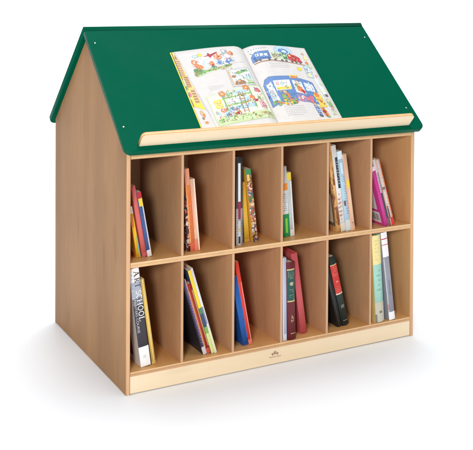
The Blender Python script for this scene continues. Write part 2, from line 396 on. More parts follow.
class Picture:
    """Flat inked shapes on a page: every polygon is cut along the page's own facets and laid on its curve."""
    def __init__(self, lift): self.bm = bmesh.new(); self.lift = lift; self.n = 0
    def poly(self, pts, col, line=None):
        cx = sum(q[0] for q in pts) / len(pts); cb = sum(q[1] for q in pts) / len(pts)
        rad = min(max(q[0] for q in pts) - min(q[0] for q in pts), max(q[1] for q in pts) - min(q[1] for q in pts)) / 2
        if line is None: line = rad > 0.0026 and len(pts) > 4
        if line:
            hx = (max(q[0] for q in pts) - min(q[0] for q in pts)) / 2; hb = (max(q[1] for q in pts) - min(q[1] for q in pts)) / 2
            cx = (max(q[0] for q in pts) + min(q[0] for q in pts)) / 2; cb = (max(q[1] for q in pts) + min(q[1] for q in pts)) / 2
            self.poly([(cx + (x - cx) * (1 + 0.0006 / hx), cb + (b - cb) * (1 + 0.0006 / hb)) for x, b in pts], 'outline', False)
        t = bmesh.new(); vs = [t.verts.new((x, b, 0)) for x, b in pts]; t.faces.new(vs)
        bmesh.ops.triangulate(t, faces=t.faces[:])
        x0 = min(q[0] for q in pts); x1 = max(q[0] for q in pts)
        for gx in GX:
            if x0 < gx < x1:
                bmesh.ops.bisect_plane(t, geom=t.verts[:] + t.edges[:] + t.faces[:], plane_co=(gx, 0, 0), plane_no=(1, 0, 0))
        self.n += 1; z = self.lift + self.n * 0.0000015
        mp = {v: self.bm.verts.new((v.co.x, v.co.y, page_h(v.co.x) + z)) for v in t.verts}
        for f in t.faces:
            g = self.bm.faces.new([mp[v] for v in f.verts]); g.material_index = IX[col]
        t.free()
    def fuss(self, x0, b0, x1, b1, n, cols, s=0.0028):
        for _ in range(n):
            x = random.uniform(x0, x1); b = random.uniform(b0, b1); a = random.random() * PI; l = s * random.uniform(.5, 1.4); t = s * random.uniform(.14, .4)
            ca, sa = math.cos(a), math.sin(a)
            self.poly([(x - l * ca - t * sa, b - l * sa + t * ca), (x + l * ca - t * sa, b + l * sa + t * ca), (x + l * ca + t * sa, b + l * sa - t * ca), (x - l * ca + t * sa, b - l * sa - t * ca)], random.choice(cols), False)
    def rect(self, x0, b0, x1, b1, col): self.poly([(x0, b0), (x1, b0), (x1, b1), (x0, b1)], col)
    def blob(self, x, b, rx, rb, col, wob=0.22, n=11):
        ph = random.random() * 6
        self.poly([(x + rx * math.cos(a) * (1 + wob * (random.random() - .5)), b + rb * math.sin(a) * (1 + wob * (random.random() - .5)))
                   for a in [ph + 2 * PI * k / n for k in range(n)]], col)
    def lines(self, x0, b1, x1, n, pitch, slant=0.0, col='text'):
        for k in range(n):
            b = b1 - k * pitch; x = x0
            xe = x1 - (random.random() * 0.03 if k == n - 1 else random.random() * 0.006)
            while x < xe:
                wd = random.uniform(0.003, 0.0085); self.rect(x, b, min(x + wd, xe), b + 0.0013, col); x += wd + 0.0018
    def done(self, parent, name='illustration'):
        for f in self.bm.faces:
            f.normal_update()
            if f.normal.z < 0: f.normal_flip()
        me = bpy.data.meshes.new(name); self.bm.to_mesh(me); self.bm.free()
        for m in inks: me.materials.append(m)
        o = bpy.data.objects.new(name, me); C.collection.objects.link(o); o.parent = parent
        return o
    def sprig(self, x, b, s, petal):
        self.rect(x - s * .12, b - s, x + s * .12, b, 'dgreen')
        self.blob(x - s * .4, b - s * .6, s * .35, s * .2, 'green'); self.blob(x, b, s * .55, s * .5, petal); self.blob(x, b, s * .2, s * .2, 'yellow')

# far left strip: the leaf underneath, yellow with a brown tiled house
q = Picture(0.0002)
q.poly([(XL + .0006, 0.135), (0.2532, 0.118), (0.2365, 0.300), (0.2300, 0.3435), (XL + .0006, 0.3435)], 'yellow')
q.poly([(0.2262, 0.318), (0.2315, 0.338), (0.2345, 0.312)], 'brown')
q.rect(0.2245, 0.2480, 0.2375, 0.314, 'tan')
for k in range(9): q.rect(0.2250, 0.2500 + k * .007, 0.2372, 0.2528 + k * .007, 'brown')
q.rect(0.2290, 0.2050, 0.2425, 0.2470, 'brown')
for k in range(6): q.rect(0.2295, 0.2075 + k * .0065, 0.2420, 0.2090 + k * .0065, 'peach')
q.rect(0.2240, 0.160, 0.2290, 0.235, 'lgreen'); q.blob(0.2275, 0.178, .0035, .010, 'hpink'); q.blob(0.2270, 0.204, .003, .008, 'green')
q.rect(0.2330, 0.1450, 0.2475, 0.2000, 'tan')
for k in range(5): q.rect(0.2345, 0.1480 + k * .010, 0.2460, 0.1530 + k * .010, 'brown')
q.blob(0.2395, 0.108, .0045, .010, 'tan'); q.blob(0.2435, 0.100, .003, .007, 'orange'); q.blob(0.2380, 0.090, .003, .005, 'brown')
q.rect(0.2360, 0.0690, 0.2480, 0.0790, 'tan'); q.blob(0.2425, 0.074, .004, .003, 'orange')
q.done(left_block)

# left page
q = Picture(0.00115)
def top_scene(q):
    q.poly([(0.272, 0.262), (0.330, 0.266), (0.390, 0.276), (0.394, 0.312), (0.345, 0.318), (0.300, 0.306), (0.272, 0.296)], 'pblue', False)
    q.poly([(0.2665, 0.2448), (0.267, 0.2600), (0.2823, 0.2690), (0.3003, 0.2589), (0.348, 0.2665), (0.3915, 0.2760), (0.3852, 0.2660), (0.3243, 0.2545), (0.2708, 0.2391)], 'green')
    q.poly([(0.275, 0.243), (0.300, 0.252), (0.345, 0.259), (0.345, 0.2562), (0.300, 0.2478), (0.272, 0.2400)], 'lgreen')
    q.blob(0.2885, 0.3170, .0085, .0055, 'lblue'); q.blob(0.3040, 0.3205, .0075, .0062, 'yellow')
    q.poly([(0.3120, 0.3125), (0.3260, 0.3165), (0.3300, 0.3260), (0.3370, 0.3190), (0.3590, 0.3270), (0.3600, 0.3215), (0.3420, 0.3140), (0.3330, 0.3050), (0.3280, 0.3125)], 'dred')
    q.poly([(0.300, 0.262), (0.326, 0.262), (0.327, 0.305), (0.301, 0.305)], 'pblue')
    for k in range(4): q.rect(0.303 + k * .006, 0.2660, 0.3063 + k * .006, 0.270, 'lblue')
    q.rect(0.305, 0.288, 0.3135, 0.298, 'lblue'); q.rect(0.3155, 0.276, 0.3225, 0.286, 'grey')
    q.blob(0.2790, 0.2950, .0085, .0100, 'orange'); q.blob(0.2830, 0.2800, .0085, .0090, 'orange'); q.blob(0.2905, 0.2740, .0100, .0090, 'orange'); q.blob(0.2815, 0.2990, .003, .003, 'peach')
    q.blob(0.2740, 0.2640, .0065, .0075, 'dgreen'); q.blob(0.2885, 0.2600, .0070, .0050, 'dgreen')
    q.blob(0.3300, 0.2820, .0075, .0105, 'orange'); q.blob(0.3310, 0.2760, .0035, .0040, 'dred'); q.blob(0.3320, 0.2690, .0085, .0040, 'dgreen')
    q.poly([(0.345, 0.272), (0.365, 0.275), (0.366, 0.305), (0.346, 0.302)], 'lblue'); q.blob(0.3550, 0.2860, .006, .010, 'blue', .5)
    q.poly([(0.342, 0.300), (0.347, 0.318), (0.352, 0.309), (0.357, 0.326), (0.361, 0.311), (0.369, 0.318), (0.368, 0.300), (0.355, 0.295)], 'orange')
    q.blob(0.3600, 0.3060, .0035, .0035, 'dred'); q.blob(0.3500, 0.3060, .0030, .0030, 'peach')
    q.poly([(0.372, 0.283), (0.380, 0.295), (0.391, 0.298), (0.397, 0.288), (0.388, 0.283), (0.384, 0.274)], 'blue'); q.blob(0.3870, 0.2900, .003, .003, 'white')
    q.blob(0.3835, 0.3260, .0085, .0105, 'grey', .5); q.blob(0.3810, 0.3280, .0045, .0055, 'white', .4); q.blob(0.3750, 0.3120, .0040, .0065, 'grey', .5)
    q.blob(0.4010, 0.3170, .0085, .0080, 'orange', .5); q.blob(0.4060, 0.3150, .0030, .0030, 'brown')
    q.blob(0.3740, 0.2690, .007, .004, 'dgreen'); q.blob(0.2690, 0.2470, .004, .003, 'brown'); q.blob(0.387, 0.272, .004, .0025, 'brown')
top_scene(q)
MIX = ['outline', 'brown', 'dgreen', 'orange', 'blue', 'white', 'tan', 'dred', 'grey', 'lblue']
q.fuss(.272, .262, .300, .300, 26, ['dred', 'orange', 'outline', 'peach', 'white', 'brown']); q.fuss(.301, .262, .327, .304, 26, ['grey', 'lblue', 'outline', 'white', 'tan']); q.fuss(.343, .272, .369, .314, 30, ['orange', 'blue', 'white', 'outline', 'dred', 'yellow']); q.fuss(.374, .283, .405, .332, 26, ['grey', 'outline', 'orange', 'white', 'blue'])
q.fuss(.272, .246, .300, .262, 24, ['dgreen', 'green', 'brown', 'outline']); q.fuss(.310, .256, .385, .268, 40, ['dgreen', 'lgreen', 'red', 'outline', 'yellow'])
q.poly([(0.3610, 0.1845), (0.4390, 0.1885), (0.4400, 0.2580), (0.3635, 0.2505)], 'grey')
q.poly([(0.3640, 0.1875), (0.4365, 0.1915), (0.4375, 0.2550), (0.3665, 0.2475)], 'pblue')
q.rect(0.3650, 0.1885, 0.3710, 0.2470, 'tan')
q.poly([(0.386, 0.236), (0.400, 0.245), (0.430, 0.250), (0.434, 0.243), (0.412, 0.237), (0.398, 0.232)], 'green'); q.blob(0.4150, 0.2450, .012, .003, 'dgreen')
q.poly([(0.372, 0.191), (0.376, 0.205), (0.392, 0.212), (0.405, 0.206), (0.407, 0.193)], 'brown'); q.blob(0.388, 0.206, .006, .004, 'tan'); q.blob(0.3780, 0.224, .0065, .005, 'brown')
q.poly([(0.405, 0.220), (0.435, 0.226), (0.435, 0.221), (0.412, 0.213)], 'lblue'); q.blob(0.424, 0.204, .008, .008, 'lgreen'); q.blob(0.383, 0.238, .006, .003, 'grey')
q.poly([(0.410, 0.192), (0.436, 0.193), (0.436, 0.200), (0.414, 0.199)], 'green')
# framed lower picture
q.poly([(0.2705, 0.0525), (0.4555, 0.0650), (0.4548, 0.1900), (0.2695, 0.1620)], 'lgreen')
q.poly([(0.2735, 0.0560), (0.4528, 0.0680), (0.4520, 0.1868), (0.2725, 0.1595)], 'pgreen')
q.poly([(0.2735, 0.0560), (0.4528, 0.0680), (0.4528, 0.0880), (0.4300, 0.0940), (0.3600, 0.0850), (0.3000, 0.0890), (0.2732, 0.0720)], 'lgreen')
q.poly([(0.285, 0.112), (0.307, 0.116), (0.309, 0.1475), (0.284, 0.143)], 'yellow'); q.poly([(0.289, 0.118), (0.304, 0.121), (0.305, 0.141), (0.288, 0.138)], 'lyellow'); q.blob(0.2965, 0.130, .005, .006, 'yellow')
q.poly([(0.318, 0.150), (0.400, 0.163), (0.402, 0.178), (0.318, 0.164)], 'lblue'); q.poly([(0.330, 0.152), (0.350, 0.1555), (0.351, 0.166), (0.330, 0.163)], 'green')
q.poly([(0.320, 0.122), (0.408, 0.132), (0.410, 0.150), (0.320, 0.139)], 'pblue'); q.poly([(0.360, 0.129), (0.396, 0.133), (0.396, 0.146), (0.360, 0.141)], 'lblue')
q.poly([(0.318, 0.098), (0.405, 0.106), (0.408, 0.124), (0.319, 0.114)], 'lblue'); q.blob(0.335, 0.106, .010, .006, 'blue', .6)
for a, b2 in ((0.1160, 0.1275), (0.1430, 0.1560)): q.poly([(0.312, a), (0.410, b2), (0.410, b2 + .0058), (0.312, a + .0058)], 'green')
q.poly([(0.314, 0.094), (0.319, 0.094), (0.320, 0.166), (0.315, 0.165)], 'green'); q.poly([(0.404, 0.104), (0.4095, 0.105), (0.4105, 0.180), (0.405, 0.179)], 'green')
for dx in (0.0, 0.0135): q.poly([(0.361 + dx, 0.088), (0.3638 + dx, 0.088), (0.3698 + dx, 0.165), (0.367 + dx, 0.165)], 'brown')
for k in range(8): q.rect(0.3630 + k * .0008, 0.0945 + k * .0088, 0.3775 + k * .0008, 0.0967 + k * .0088, 'brown')
for (x, b) in ((0.3185, 0.1640), (0.3990, 0.1790)):
    for k in range(5): q.blob(x + .0062 * math.cos(k * 1.257), b + .0062 * math.sin(k * 1.257), .0048, .0048, 'orange')
    q.blob(x, b, .003, .003, 'lyellow')
q.blob(0.4045, 0.1400, .0085, .0095, 'orange', .4); q.blob(0.4120, 0.1300, .0085, .0050, 'dred', .4); q.blob(0.4000, 0.1330, .004, .006, 'peach')
q.blob(0.3040, 0.1060, .0095, .0075, 'orange', .4); q.blob(0.3020, 0.1110, .004, .003, 'peach')
q.poly([(0.300, 0.082), (0.316, 0.084), (0.323, 0.098), (0.312, 0.104), (0.302, 0.096)], 'lblue'); q.blob(0.3140, 0.0860, .007, .006, 'blue', .5); q.blob(0.322, 0.095, .005, .007, 'lblue', .5)
q.blob(0.3420, 0.0900, .0095, .0045, 'dred', .3); q.blob(0.3350, 0.0865, .0035, .0035, 'brown'); q.blob(0.3480, 0.0860, .0035, .0035, 'brown'); q.blob(0.3475, 0.0950, .004, .004, 'orange')
q.poly([(0.4230, 0.100), (0.4380, 0.096), (0.4400, 0.118), (0.4330, 0.136), (0.4270, 0.132), (0.4210, 0.116)], 'pink'); q.blob(0.4330, 0.1150, .004, .010, 'hpink', .5); q.blob(0.4280, 0.1400, .0050, .0045, 'green')
q.poly([(0.422, 0.163), (0.434, 0.160), (0.447, 0.166), (0.440, 0.176), (0.427, 0.180)], 'hpink'); q.blob(0.438, 0.169, .006, .004, 'orange', .5)
q.rect(0.408, 0.0815, 0.446, 0.0865, 'tan'); q.rect(0.412, 0.0832, 0.442, 0.0846, 'red')
q.blob(0.2875, 0.0930, .0035, .010, 'lblue'); q.blob(0.2810, 0.100, .003, .006, 'grey'); q.blob(0.285, 0.070, .007, .006, 'green')
for _ in range(46): q.blob(random.uniform(.278, .448), random.uniform(.066, .086), .0022, .0018, random.choice(['green', 'dgreen', 'yellow', 'orange', 'red', 'green', 'white']))
for _ in range(34): q.blob(random.uniform(.32, .402), random.uniform(.110, .172), .002, .0022, random.choice(['blue', 'white', 'dgreen', 'tan', 'white', 'orange']))
q.fuss(.368, .192, .434, .250, 70, ['outline', 'grey', 'white', 'dgreen', 'brown', 'lblue', 'tan'])
q.fuss(.314, .098, .408, .175, 150, ['outline', 'white', 'dgreen', 'green', 'blue', 'lblue', 'tan', 'orange', 'grey'])
q.fuss(.296, .082, .350, .112, 50, ['outline', 'orange', 'white', 'blue', 'brown', 'dred']); q.fuss(.420, .098, .445, .178, 36, ['outline', 'hpink', 'white', 'green', 'orange']); q.fuss(.285, .114, .306, .144, 16, ['orange', 'tan', 'lyellow'])
q.fuss(.278, .064, .450, .086, 90, ['dgreen', 'green', 'pgreen', 'outline', 'tan', 'lgreen'])
q.done(left_leaf)
q = Picture(0.00115)
q.lines(0.2880, 0.1965, 0.3380, 3, 0.0060); q.done(left_leaf, 'text_block'); q = Picture(0.00115); q.lines(0.392, 0.2790, 0.432, 2, 0.006); q.done(left_leaf, 'text_block'); q = Picture(0.00115)
for k in range(20): q.rect(0.2505 + k * .0005, 0.176 - k * .0042, 0.2515 + k * .0005, 0.1785 - k * .0042, 'violet')
q.done(left_leaf, 'text_block')

# right page
q = Picture(0.00115)
q.poly([(0.4700, 0.2760), (0.5300, 0.2840), (0.6500, 0.2695), (0.6500, 0.2665), (0.5300, 0.2805), (0.4700, 0.2725)], 'brown')
q.blob(0.5890, 0.3240, .0330, .0210, 'lblue', .05, 22); q.blob(0.5880, 0.3220, .0185, .0110, 'blue', .08, 18); q.blob(0.5910, 0.3215, .0085, .0055, 'pblue', .08, 14)
q.poly([(0.4680, 0.2790), (0.4690, 0.3010), (0.4760, 0.3110), (0.4870, 0.3185), (0.5340, 0.3235), (0.5320, 0.2900), (0.5000, 0.2870)], 'blue')
for x in (0.4880, 0.5030, 0.5180): q.poly([(x - .0055, 0.3000), (x + .0055, 0.3015), (x + .0055, 0.3125), (x - .0055, 0.3100)], 'pblue')
q.rect(0.4740, 0.2890, 0.4820, 0.3000, 'dblue'); q.rect(0.4860, 0.2910, 0.5320, 0.2945, 'dblue')
q.poly([(0.5365, 0.2900), (0.5380, 0.3150), (0.5760, 0.3155), (0.5750, 0.2880)], 'lgreen'); q.poly([(0.5390, 0.2970), (0.5740, 0.2960), (0.5740, 0.3090), (0.5400, 0.3100)], 'grey')
for k in range(6): q.blob(0.5420 + k * .006, 0.3050 + random.uniform(-.003, .003), .0026, .0034, random.choice(['tan', 'dgreen', 'orange', 'lblue']))
q.poly([(0.5770, 0.2880), (0.5780, 0.3140), (0.5935, 0.3120), (0.5930, 0.2870)], 'dgreen'); q.blob(0.5850, 0.3030, .005, .005, 'lgreen')
q.poly([(0.5950, 0.2850), (0.5965, 0.3085), (0.6080, 0.3110), (0.6250, 0.3080), (0.6400, 0.2990), (0.6430, 0.2780), (0.6200, 0.2800)], 'red'); q.blob(0.6180, 0.2960, .011, .005, 'dred', .3)
q.rect(0.6080, 0.3090, 0.6130, 0.3170, 'red'); q.rect(0.6010, 0.3010, 0.6080, 0.3075, 'lyellow')
for x in (0.4790, 0.4910, 0.5230, 0.5440, 0.5680, 0.5830, 0.6040, 0.6190, 0.6340): q.blob(x, 0.2850 - max(0, x - .53) * .075, .0042, .0042, 'dgrey', .05)
q.blob(0.6170, 0.2495, .0085, .0080, 'yellow', .05, 16)
for k in range(8): q.blob(0.4700 + k * .0085, 0.3285 + .001 * k, .0016, .0016, 'blue')
# big bus
q.poly([(0.4640, 0.1060), (0.4660, 0.1880), (0.4750, 0.2080), (0.4910, 0.2160), (0.5685, 0.2180), (0.6300, 0.2000), (0.6390, 0.1940), (0.6400, 0.1560), (0.6300, 0.1060), (0.6100, 0.1080), (0.5656, 0.1200), (0.5000, 0.1150)], 'blue')
q.poly([(0.4720, 0.1200), (0.4730, 0.1860), (0.4900, 0.1960), (0.4920, 0.1210)], 'pblue'); q.poly([(0.4955, 0.1600), (0.4975, 0.1990), (0.5560, 0.2020), (0.5500, 0.1640)], 'white'); q.poly([(0.4975, 0.1620), (0.4985, 0.1730), (0.5500, 0.1760), (0.5480, 0.1650)], 'yellow')
for k in range(3): q.blob(0.507 + k * .016, 0.186, .004, .007, random.choice(['pblue', 'lblue', 'pink']))
q.poly([(0.5600, 0.1520), (0.5640, 0.2010), (0.5960, 0.1950), (0.5940, 0.1440)], 'pblue'); q.poly([(0.6010, 0.1600), (0.6040, 0.1930), (0.6350, 0.1850), (0.6320, 0.1560)], 'pblue'); q.poly([(0.612, 0.172), (0.632, 0.168), (0.633, 0.182), (0.613, 0.187)], 'white')
q.poly([(0.6240, 0.1020), (0.6180, 0.1440), (0.6290, 0.1580), (0.6440, 0.1470), (0.6490, 0.1010), (0.6400, 0.0950)], 'yellow'); q.blob(0.6300, 0.1450, .0080, .0100, 'orange', .4); q.blob(0.6350, 0.1200, .005, .007, 'orange')
q.poly([(0.568, 0.158), (0.576, 0.196), (0.584, 0.181), (0.592, 0.160), (0.584, 0.150)], 'peach'); q.blob(0.5780, 0.1680, .008, .011, 'orange', .5); q.blob(0.5870, 0.1560, .0060, .0075, 'red', .5); q.blob(0.5720, 0.1800, .0055, .0065, 'green')
q.rect(0.5600, 0.2180, 0.5960, 0.2215, 'yellow'); q.rect(0.563, 0.2090, 0.5665, 0.2200, 'yellow'); q.rect(0.5890, 0.2060, 0.5925, 0.2200, 'orange'); q.blob(0.5770, 0.2130, .009, .005, 'orange')
q.poly([(0.5540, 0.1170), (0.5560, 0.1430), (0.5850, 0.1390), (0.5830, 0.1130)], 'violet'); 
for k in range(4): q.blob(0.5590 + k * .0066, 0.1290 + random.uniform(-.006, .006), .004, .006, ['pink', 'hpink', 'white', 'pink'][k])
for (x, b) in ((0.592, 0.127), (0.600, 0.119), (0.606, 0.132)): q.blob(x, b, .0075, .0085, 'hpink', .4); q.blob(x, b, .003, .003, 'orange')
q.blob(0.5100, 0.1320, .009, .0150, 'green', .4); q.blob(0.5250, 0.1400, .007, .0120, 'orange', .5); q.blob(0.5200, 0.1530, .006, .006, 'tan', .4); q.blob(0.4800, 0.1520, .0055, .0160, 'grey', .5); q.blob(0.4800, 0.1380, .005, .0130, 'lblue', .4)
for _ in range(34): q.blob(random.uniform(.466, .545), random.uniform(.106, .124), .0042, .0042, random.choice(['dgreen', 'green', 'dgreen', 'orange', 'red', 'yellow', 'green']))
for _ in range(26): q.blob(random.uniform(.466, .636), random.uniform(.112, .196), .002, .0028, random.choice(['dblue', 'white', 'dblue', 'lblue']))
# two little dressed figures at the foot of the page
q.poly([(0.6010, 0.0640), (0.5990, 0.1020), (0.6070, 0.1060), (0.6140, 0.0900), (0.6140, 0.0620)], 'blue')
for k in range(5): q.rect(0.6005, 0.0690 + k * .007, 0.6130, 0.0710 + k * .007, 'pblue')
q.blob(0.6050, 0.1060, .005, .005, 'tan'); q.blob(0.608, 0.061, .007, .003, 'dgrey')
q.poly([(0.6230, 0.0640), (0.6190, 0.0930), (0.6270, 0.0980), (0.6370, 0.0820), (0.6390, 0.0600)], 'orange'); q.blob(0.6280, 0.0790, .006, .007, 'dred', .4); q.blob(0.6250, 0.0980, .0055, .0045, 'yellow'); q.blob(0.634, 0.060, .007, .003, 'green')
# outer strip of small things
q.poly([(0.6360, 0.2180), (0.6370, 0.2600), (0.6470, 0.2680), (0.6610, 0.2620), (0.6570, 0.2150)], 'lblue'); q.poly([(0.6390, 0.2200), (0.6395, 0.2340), (0.6530, 0.2330), (0.6520, 0.2190)], 'lyellow')
for k in range(3): q.rect(0.6410, 0.2400 + k * .007, 0.6570, 0.2432 + k * .007, 'white')
q.poly([(0.6590, 0.1500), (0.6530, 0.2140), (0.6640, 0.2140), (0.6720, 0.1480)], 'pblue')
q.blob(0.6590, 0.2780, .0055, .0060, 'orange'); q.blob(0.6650, 0.2650, .006, .009, 'lgreen'); q.blob(0.6640, 0.3000, .0065, .0100, 'lyellow'); q.blob(0.6610, 0.3180, .0040, .004, 'tan')
q.rect(0.6640, 0.1400, 0.6735, 0.1500, 'dgrey'); q.rect(0.6600, 0.1580, 0.6700, 0.1640, 'lyellow'); q.poly([(0.6590, 0.1020), (0.6590, 0.1160), (0.6720, 0.1180), (0.6720, 0.1020)], 'green'); q.blob(0.6660, 0.1250, .0055, .0070, 'lgreen')
q.rect(0.6620, 0.0700, 0.6720, 0.0840, 'lgreen'); q.blob(0.6660, 0.0930, .0040, .0050, 'tan'); q.blob(0.6700, 0.2250, .0030, .0040, 'pink'); q.blob(0.6690, 0.1900, .004, .005, 'lgreen')
q.fuss(.470, .282, .532, .318, 29, ['dblue', 'outline', 'lblue']); q.fuss(.538, .290, .592, .314, 26, ['outline', 'tan', 'dgreen', 'orange']); q.fuss(.598, .282, .640, .306, 19, ['dred', 'outline', 'pink', 'yellow']); q.fuss(.560, .308, .615, .340, 16, ['pblue', 'lblue'])
q.fuss(.468, .122, .492, .192, 26, ['outline', 'grey', 'lblue', 'tan', 'blue']); q.fuss(.498, .164, .552, .198, 26, ['outline', 'grey', 'lyellow', 'orange']); q.fuss(.562, .146, .596, .200, 39, ['outline', 'orange', 'dred', 'tan', 'green']); q.fuss(.604, .158, .634, .190, 19, ['lblue', 'outline', 'tan'])
q.fuss(.500, .118, .545, .158, 39, ['outline', 'orange', 'green', 'dgreen', 'tan']); q.fuss(.556, .112, .612, .142, 39, ['outline', 'hpink', 'violet', 'pink', 'orange']); q.fuss(.620, .098, .646, .155, 26, ['outline', 'orange', 'tan', 'lyellow', 'brown'])
q.fuss(.600, .062, .614, .104, 15, ['outline', 'dblue']); q.fuss(.620, .062, .638, .096, 15, ['outline', 'yellow', 'dred', 'tan']); q.fuss(.640, .215, .660, .262, 19, ['blue', 'tan', 'grey']); q.fuss(.656, .064, .672, .170, 26, ['outline', 'green', 'tan', 'lblue'])
q.done(right_leaf)
q = Picture(0.00115)
q.lines(0.5150, 0.2740, 0.5880, 4, 0.0070); q.done(right_leaf, 'text_block'); q = Picture(0.00115); q.lines(0.4920, 0.0990, 0.5660, 6, 0.0068)
q.done(right_leaf, 'text_block')

# ------------------------------------------------------------------ the books in the cubbies
page_mat = ply_edge('book_pages', 'X', [(236, 228, 210), (214, 204, 184), (240, 232, 216)], 0.0011)
GROUP = 'books leaning in the bookcase cubbies'
def make_book(name, place, depth, label, cover, hard=False, bands=(), left=(), bulge=None, pages=None, cat='book', board_mat=None, yaw=0.0, spine_ink=()):
    """place = x, y, tilt, thickness, height, shelf z. bands = (z0, z1, x0, x1, material) printed on the spine; left = the same on the left board (z0, z1, y0, y1, material)."""
    x, y, tilt, T, H, z = place
    root = empty(name, (x, y, z + 0.0003), label, cat, GROUP, (0, -R(tilt), R(yaw)))
    ct = 0.0024 if hard else 0.0007
    bl = (0.0035 if hard else 0.0004) if bulge is None else bulge
    bl = min(bl, T * 0.3)
    n = 12
    sy = lambda xx: bl - bl * (1 - ((xx - T / 2) / (T / 2)) ** 2) if bl else 0
    outer = [(T * i / n, sy(T * i / n)) for i in range(n + 1)]
    inn = [(ct + (T - 2 * ct) * i / n, sy(ct + (T - 2 * ct) * i / n) + ct) for i in range(n + 1)]
    sec = outer + [(T, depth), (T - ct, depth)] + inn[::-1] + [(ct, depth), (0, depth)]
    bm = prism([(a, b, 0) for a, b in sec], (0, 0, H))
    c = link('cover', bm, [cover, board_mat or cover], root)
    for f in c.data.polygons:
        if abs(f.normal.x) > 0.9: f.material_index = 1
        elif f.normal.y < -0.3 and f.center.y < bl + 0.0005: f.use_smooth = True
    ins = 0.0032 if hard else 0.0004
    bm = box(bmesh.new(), (ct + 0.0001, bl + ct + 0.0002, ins), (T - ct - 0.0001, depth - (0.003 if hard else 0.0008), H - ins))
    link('page_block', bm, pages or page_mat, root)
    if bands:
        bm = bmesh.new(); mats = []
        for li, (z0, z1, x0, x1, mt) in enumerate(bands):
            if mt not in mats: mats.append(mt)
            g = 0.00022 + li * 0.00006; prev = None
            k = max(2, int((x1 - x0) * 12))
            for i in range(k + 1):
                xx = T * (x0 + (x1 - x0) * i / k)
                a = bm.verts.new((xx, sy(xx) - g, H * z0)); b = bm.verts.new((xx, sy(xx) - g, H * z1))
                if prev:
                    f = bm.faces.new((prev[0], a, b, prev[1])); f.material_index = mats.index(mt); f.smooth = True
                prev = (a, b)
        link('spine_lettering', bm, mats, c)
    if left:
        bm = bmesh.new(); mats = []
        for li, (z0, z1, y0, y1, mt) in enumerate(left):
            if mt not in mats: mats.append(mt)
            g = 0.0002 + li * 0.00006
            f = bm.faces.new([bm.verts.new((-g, depth * yy, H * zz)) for yy, zz in ((y0, z0), (y1, z0), (y1, z1), (y0, z1))]); f.material_index = mats.index(mt)
        link('cover_print', bm, mats, c)
    return root, c

def scribble(z0, z1, n, x0, x1, mt, seed):
    """Rows of small broken marks standing in for print too small to read."""
    rnd = random.Random(seed); out = []
    for k in range(n):
        zz = z0 + (z1 - z0) * (k + .5) / n; h = (z1 - z0) / n * 0.34; xx = x0
        while xx < x1 - 0.03:
            wd = min(rnd.uniform(0.05, 0.16), x1 - xx); 
            if rnd.random() < .78: out.append((zz - h / 2 * rnd.uniform(.6, 1), zz + h / 2, xx, xx + wd, mt))
            xx += wd + 0.05
    return out

P = plain
wht = P(240, 240, 238); cream = P(236, 226, 200); blk = P(28, 28, 32, 0.45); gold = P(206, 180, 128, 0.4); lgrey = P(196, 198, 204)
Z1, Z0 = ZS, KT

# upper row, first cubby
make_book('picture_book', (0.0462, 0.0374, 10.5, 0.0106, 0.1414, Z1), 0.15, 'thin yellow picture book behind the pink one in the top cubby nearest the gable', P(246, 190, 40), False,
          [(0.86, 1.0, 0, 1, P(236, 226, 222)), (0.60, 0.85, 0, 0.6, P(240, 130, 60)), (0.0, 0.42, 0.62, 1, P(150, 190, 110)), (0.05, 0.3, 0.75, 1, P(120, 180, 200))],
          [(0.0, 0.8, 0.02, 0.9, P(238, 140, 50)), (0.08, 0.3, 0.1, 0.5, P(246, 210, 90))])
make_book('picture_book', (0.0631, 0.0386, 10.5, 0.0124, 0.1970, Z1), 0.17, 'salmon pink book leaning left between a yellow and a blue book', P(222, 112, 106), False,
          [(0.93, 0.97, 0.1, 0.9, P(200, 80, 84)), (0.0, 0.06, 0, 1, P(206, 92, 92))] + scribble(0.3, 0.85, 16, 0.3, 0.7, P(228, 136, 128), 3))
make_book('picture_book', (0.0756, 0.0350, 10.5, 0.0124, 0.1793, Z1), 0.17, 'blue book with red top and yellow block on its spine beside the pink book', P(66, 92, 150), False,
          [(0.90, 1.0, 0, 1, P(186, 40, 54)), (0.78, 0.90, 0.1, 1, P(236, 206, 70)), (0.0, 0.10, 0, 1, P(224, 218, 214)), (0.1, 0.78, 0.72, 1, P(206, 206, 214))] + scribble(0.14, 0.76, 22, 0.1, 0.66, P(98, 120, 172), 4))

# upper row, second cubby
make_book('paperback_book', (0.1933, 0.0311, 5.2, 0.0080, 0.1562, Z1), 0.16, 'short dark mottled paperback pressed behind the tall orange one', printed('mottled_red', [(70, 40, 40), (150, 60, 40), (220, 200, 190), (60, 40, 46), (190, 80, 50)], 130), False)
make_book('paperback_book', (0.2020, 0.0323, 5.2, 0.0140, 0.2286, Z1), 0.16, 'tall orange paperback in the second top cubby from the gable', P(232, 132, 72), False,
          [(0.80, 1.0, 0, 1, P(222, 150, 116)), (0.0, 0.10, 0, 1, P(216, 100, 70)), (0.1, 0.8, 0.0, 0.22, P(240, 170, 100))] + scribble(0.12, 0.72, 22, 0.3, 0.9, P(208, 102, 58), 6))
make_book('paperback_book', (0.2164, 0.0290, 5.2, 0.0128, 0.1998, Z1), 0.16, 'pale peach paperback leaning on the orange one', P(240, 196, 168), False,
          [(0.0, 1.0, 0.7, 1.0, P(244, 224, 208)), (0.0, 0.16, 0.0, 0.7, P(226, 130, 96)), (0.3, 0.9, 0.1, 0.25, P(226, 150, 118))])

